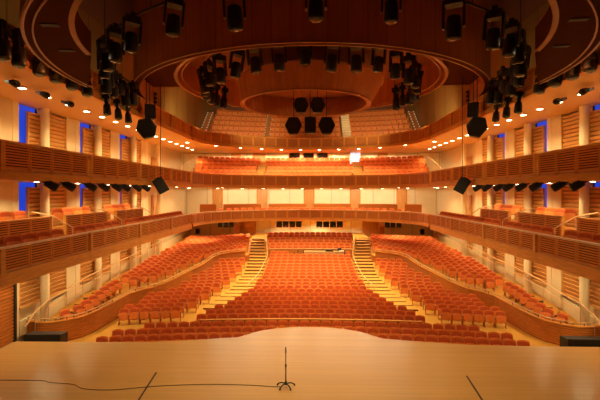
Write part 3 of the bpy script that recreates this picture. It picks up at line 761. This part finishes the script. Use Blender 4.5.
# truss rings and their lights
for r, cy, z, lab, lab2, angs, grp in (
    (9.5, 20.6, 12.42, 'circular pipe carrying stage lights in front of the large drum', 'outer', [-94, -89, -84, -79, -74, -69, -64, -59, -54, -47, -39, -26, -13, 1, 14, 27, 39, 47, 54, 59, 64, 69, 74, 79, 84, 89, 94], 'stage lights before the large drum'),
    (6.8, CY, 14.35, 'circular pipe carrying stage lights inside the ring canopy', 'inner', [-112, -104, -96, -88, -79, -69, -58, -46, -35, -24, -13, -2, 9, 20, 31, 42, 54, 66, 78, 88, 97, 106, 113], 'stage lights inside the ring canopy')):
    t = empty('lighting_pipe', (0, cy, z), 0, lab, 'pipe')
    pp = arc(0, 0, r, math.radians(angs[0] - 2), math.radians(angs[-1] + 2), 72)
    MB().tube([(x, y, 0) for x, y in pp], .04, 6).build('pipe', W['black'], t, smooth=True)
    for i in range(0, 73, 12): MB().cyl((pp[i][0], pp[i][1], 0), (pp[i][0], pp[i][1], (17 if lab2 == 'outer' else 15.6) - z), .015, n=5).build('hanger', W['black'], t)
    for i, a in enumerate(angs):
        A = math.radians(a); sc = random.uniform(1.15, 1.35) if lab2 == 'outer' else random.uniform(1.45, 1.65); dz = random.uniform(-.10, .08)
        if lab2 == 'outer' and abs(a) > 50: dz -= .25 * (i % 2) 
        fixture((r * math.sin(A), cy - r * math.cos(A), z - (.66 if lab2 == 'outer' else .86) * sc + dz), f'black moving stage light hung from the {lab2} ring pipe, {nth(i + 1)} from its left end', grp, (random.uniform(-.15, .1), random.uniform(-.1, .1), -A), sc)
# lights on the balcony fronts
for s in (-1, 1):
    for i, y in enumerate((12.2, 12.9, 13.9, 14.8, 15.8, 16.9, 18.6, 19.7, 20.8)):
        z = 11.0 if i < 6 else 10.45
        fixture((s * 9.55, y, z), f'black stage light clamped to the top balcony front on the {SIDE[s]}, {nth(i + 1)} from the stage', 'stage lights on the top balcony fronts', (.1, s * .25, s * 1.2), 1.25 if i < 6 else 1.0)
    for i, y in enumerate((14.9, 16.0, 17.6, 18.75, 20.0, 21.0, 22.4, 23.6)):
        fixture((s * 9.75, y, 6.83), f'black spotlight slung under the middle balcony front on the {SIDE[s]}, {nth(i + 1)} from the stage', 'spotlights under the middle balcony fronts', (1.0, 0, s * 1.0), .9)
    for i in range(3):
        fixture((s * 11.2, 14.9 + i * 1.75, 10.72), f'black stage light by bright lamp under top balcony, {SIDE[s]} side, {nth(i + 1)} from stage', 'stage lights under the top balcony soffit', (1.25, 0, s * 2.2), .8, ('housing', 'yoke', 'lens'))
    # dark batten of small lamps on the upper wall
    e = empty('lamp_batten', (s * 12.47, 31.4, 12.2), 0, f'upright dark batten of small lamps on the {SIDE[s]} upper wall', 'lamp batten', 'upright lamp battens')
    MB().box((0, 0, 1.2), (.12, .5, 2.4)).build('backplate', W['recess'], e)
    for i in range(7): MB().cyl((-s * .06, 0, .25 + i * .32), (-s * .3, -.05, .22 + i * .32), .12, n=10).build('lamp', W['black'], e)

# ------------------------------------------------------------------ hanging loudspeakers
def speaker(loc, rz, label, group, hexa=True, sc=1.0, tilt=0, cable=3.0, roll=0):
    e = empty('hanging_speaker', loc, 0, label, 'speaker', group, (tilt, roll, rz)); e.scale = (sc,) * 3
    if hexa: sec = [(-.3, -.55), (.3, -.55), (.56, 0), (.3, .55), (-.3, .55), (-.56, 0)]
    else: sec = [(-.36, -.52), (.36, -.52), (.36, .52), (-.36, .52)]
    m = MB(); n = len(sec)
    m.add([(x, -.3, z) for x, z in sec] + [(x * .7, .35, z * .8) for x, z in sec], [tuple(range(n)), tuple(range(n, 2 * n))[::-1]] + [(i, (i + 1) % n, n + (i + 1) % n, n + i) for i in range(n)])
    m.build('cabinet', W['black'], e, bevel=.02)
    g = MB(); g.add([(x * .88, -.335, z * .88) for x, z in sec] + [(x * .88, -.29, z * .88) for x, z in sec], [tuple(range(n)), tuple(range(n, 2 * n))[::-1]] + [(i, (i + 1) % n, n + (i + 1) % n, n + i) for i in range(n)])
    g.build('grille', W['grille'], e)
    R = Matrix.Rotation(rz, 3, 'Z') @ Matrix.Rotation(roll, 3, 'Y') @ Matrix.Rotation(tilt, 3, 'X')
    up = R.inverted() @ Vector((0, 0, 1))
    MB().cyl(up * .4, up * cable, .025, n=6).build('cable', W['black'], e)
    MB().box((0, 0, .52), (.3, .3, .12)).build('bracket', W['black'], e)
speaker((-1.05, 25.6, 10.78), 0, 'hexagonal black loudspeaker, left one of the lower hanging cluster', 'central loudspeaker cluster', cable=2.9, tilt=-.15)
speaker((0.02, 25.4, 10.78), 0, 'narrow black loudspeaker in the middle of the lower hanging cluster', 'central loudspeaker cluster', False, 1.0, -.15, 2.9)
speaker((1.05, 25.6, 10.78), 0, 'hexagonal black loudspeaker, right one of the lower hanging cluster', 'central loudspeaker cluster', cable=2.9, tilt=-.15)
speaker((-.6, 26.6, 12.3), 0, 'black loudspeaker on the left of the upper hanging pair', 'central loudspeaker cluster', cable=1.4, tilt=-.15, sc=.95)
speaker((.5, 26.6, 12.3), 0, 'black loudspeaker on the right of the upper hanging pair', 'central loudspeaker cluster', cable=1.4, tilt=-.15, sc=.95)
for s in (-1, 1):
    speaker((s * 9.05, 21.9, 10.05), -s * .5, f'big black hexagonal loudspeaker hanging before the top balcony on the {SIDE[s]}', 'side hanging loudspeakers', True, 1.0, -.2, 6.8, s * .25)
    speaker((s * 9.3, 23.0, 11.2), -s * .5, f'black loudspeaker hanging above the big hexagonal one on the {SIDE[s]}', 'side hanging loudspeakers', False, .85, -.2, 6.5)
    speaker((s * 9.2, 24.4, 6.95), -s * .5, f'tilted black box loudspeaker on long cable below the middle balcony on the {SIDE[s]}', 'side hanging loudspeakers', False, .92, -.2, 10.7, s * .5)

# ------------------------------------------------------------------ downlights and light
DL = dict(trim_ring=MB().lathe([(.17, 0), (.17, -.03), (.13, -.04), (.12, -.005)], 16).mesh('trim_ring', W['rail']), lamp=MB().lathe([(.115, -.02), (.10, -.045), (.05, -.055)], 14).mesh('lamp', W['lamp']), dim=MB().lathe([(.1, -.02), (.08, -.045), (.05, -.05)], 12).mesh('lamp', W['dim']))
def downlight(x, y, z, label, group, power, dim=False, sc=1.0, size=140, blend=.6, col=None):
    e = empty('ceiling_downlight', (x, y, z), 0, label, 'downlight', group); e.scale = (sc,) * 3
    link('trim_ring', DL['trim_ring'], e); link('lamp', DL['dim' if dim else 'lamp'], e)
    if power: spot((x, y, z - .09), power, size, blend=blend, col=col)
for s in (-1, 1):
    for i in range(17):
        y = 14.9 + 1.62 * i
        downlight(s * 12.1, y, 11.0, f'bright round downlight in the top balcony soffit on the {SIDE[s]}, {nth(i + 1)} from the stage', 'top balcony side downlights', 270, sc=1.25)
        if i % 2 == 0:
            downlight(s * 12.6, y, 7.1, f'round downlight in the middle balcony soffit on the {SIDE[s]}, {nth(i // 2 + 1)} from the stage', 'middle balcony side downlights', 260)
            downlight(s * 12.6, y + .6, 3.82, f'round downlight in the lowest balcony soffit on the {SIDE[s]}, {nth(i // 2 + 1)} from the stage', 'lowest balcony side downlights', 270)
for i in range(12):
    x = -10.8 + 21.6 * i / 11; y = fy(x) + .55
    downlight(x, y, 11.0, f'bright downlight under the rear of the top balcony, {nth(i + 1)} from the left', 'top balcony rear downlights', 420, sc=1.3)
    spot((x, 44.1 - .004 * x * x, 10.95), 140, 165, blend=.2, col=(1, .88, .58))  # added spots with no fixture, brightening the middle balcony's rear wall
    downlight(x + .2, y - .2, 6.99, f'bright downlight under the rear of the middle balcony, {nth(i + 1)} from the left', 'middle balcony rear downlights', 260, sc=1.2)
    if i % 2 == 0:
        xx = -9.5 + 3.8 * (i // 2)
        downlight(xx, 43.2, 7.1, f'added unseen downlight near the rear wall under the middle balcony, {nth(i // 2 + 1)} from the left', 'added middle balcony wall downlights', 330, size=179, blend=.05, col=(1, .9, .62))  # second row added only to brighten the cream wall behind
        downlight(x, y + 3.9, 3.82, f'faint downlight under the rear of the lowest balcony, {nth(i // 2 + 1)} from the left', 'lowest balcony rear downlights', 650, True, col=(1, .88, .58))  # set back near the stalls' rear wall and boosted to brighten it
# house lights in the canopy fixtures
for x, y, z, pw, sz in ((-5.2, 22.5, 12.6, 2300, 100), (5.2, 22.5, 12.6, 2300, 100), (-5.0, 28.5, 12.6, 3700, 80), (5.0, 28.5, 12.6, 3700, 80), (0, 27.0, 12.2, 2700, 80),
                    (-3.6, 33.2, 12.9, 4800, 84), (3.6, 33.2, 12.9, 4800, 84)):
    spot((x, y, z), pw, sz, (-x * .02, .06, -1), .8, radius=.25)
for x, y, pw in ((-5, 9.5, 2000), (5, 9.5, 2000), (0, 15.5, 3600), (-5.8, 14.5, 2000), (5.8, 14.5, 2400)):
    spot((x, y, 10.3), pw * .40, 84, (-x * .03, .02, -1), .8, radius=.3)
# fill spots added along the top balcony fronts to brighten the fronts opposite
for s in (-1, 1):
    for y in (13.5, 19.5, 25.5): spot((s * 9.5, y, 10.9), 2200 if y < 14 else 1350, 56, (-s * 19.4, 1.0, -4.9), .9, radius=.15)
    spot((s * 8.5, 20.0, 11.2), 1700, 58, (-s * 9, 21, -4.6), .9, radius=.15)  # added fill spot, aimed at the rear balcony fronts
for s in (-1, 1):
    spot((s * 9.6, 33.5, 12.3), 330, 120, (s * 2.4, 3.0, 1.2), .9)  # added uplight without a fixture, brightening the curved upper wall
    for y in (14.5, 19.5, 24.5): spot((s * 10.6, y, 12.3), 70, 130, (s * 1, .3, .8), .9)  # added dim uplights, lifting the upper wall out of the dark
for x in (-5, 5): spot((x, 34.5, 15.8), 1500, 75, (x * -.1 + (2 if x > 0 else -2), 8.5, -2.6), .8)
wd = bpy.data.worlds.new('hall_air'); S.world = wd; wd.use_nodes = True
wd.node_tree.nodes['Background'].inputs[0].default_value = (.35, .14, .05, 1); wd.node_tree.nodes['Background'].inputs[1].default_value = .08

# ------------------------------------------------------------------ camera
cd = bpy.data.cameras.new('camera'); cam = bpy.data.objects.new('camera', cd); COL.objects.link(cam)
cam.location = (0, 0, CAM_Z); cam.rotation_euler = (PI / 2, 0, math.atan(.025))
cd.lens = 24; cd.sensor_width = 36; cd.shift_y = -8 / 600; cd.clip_end = 200
S.camera = cam
S.view_settings.view_transform = 'Standard'; S.view_settings.look = 'None'
S.view_settings.exposure = 0; S.view_settings.gamma = 1; S.view_settings.use_curve_mapping = False
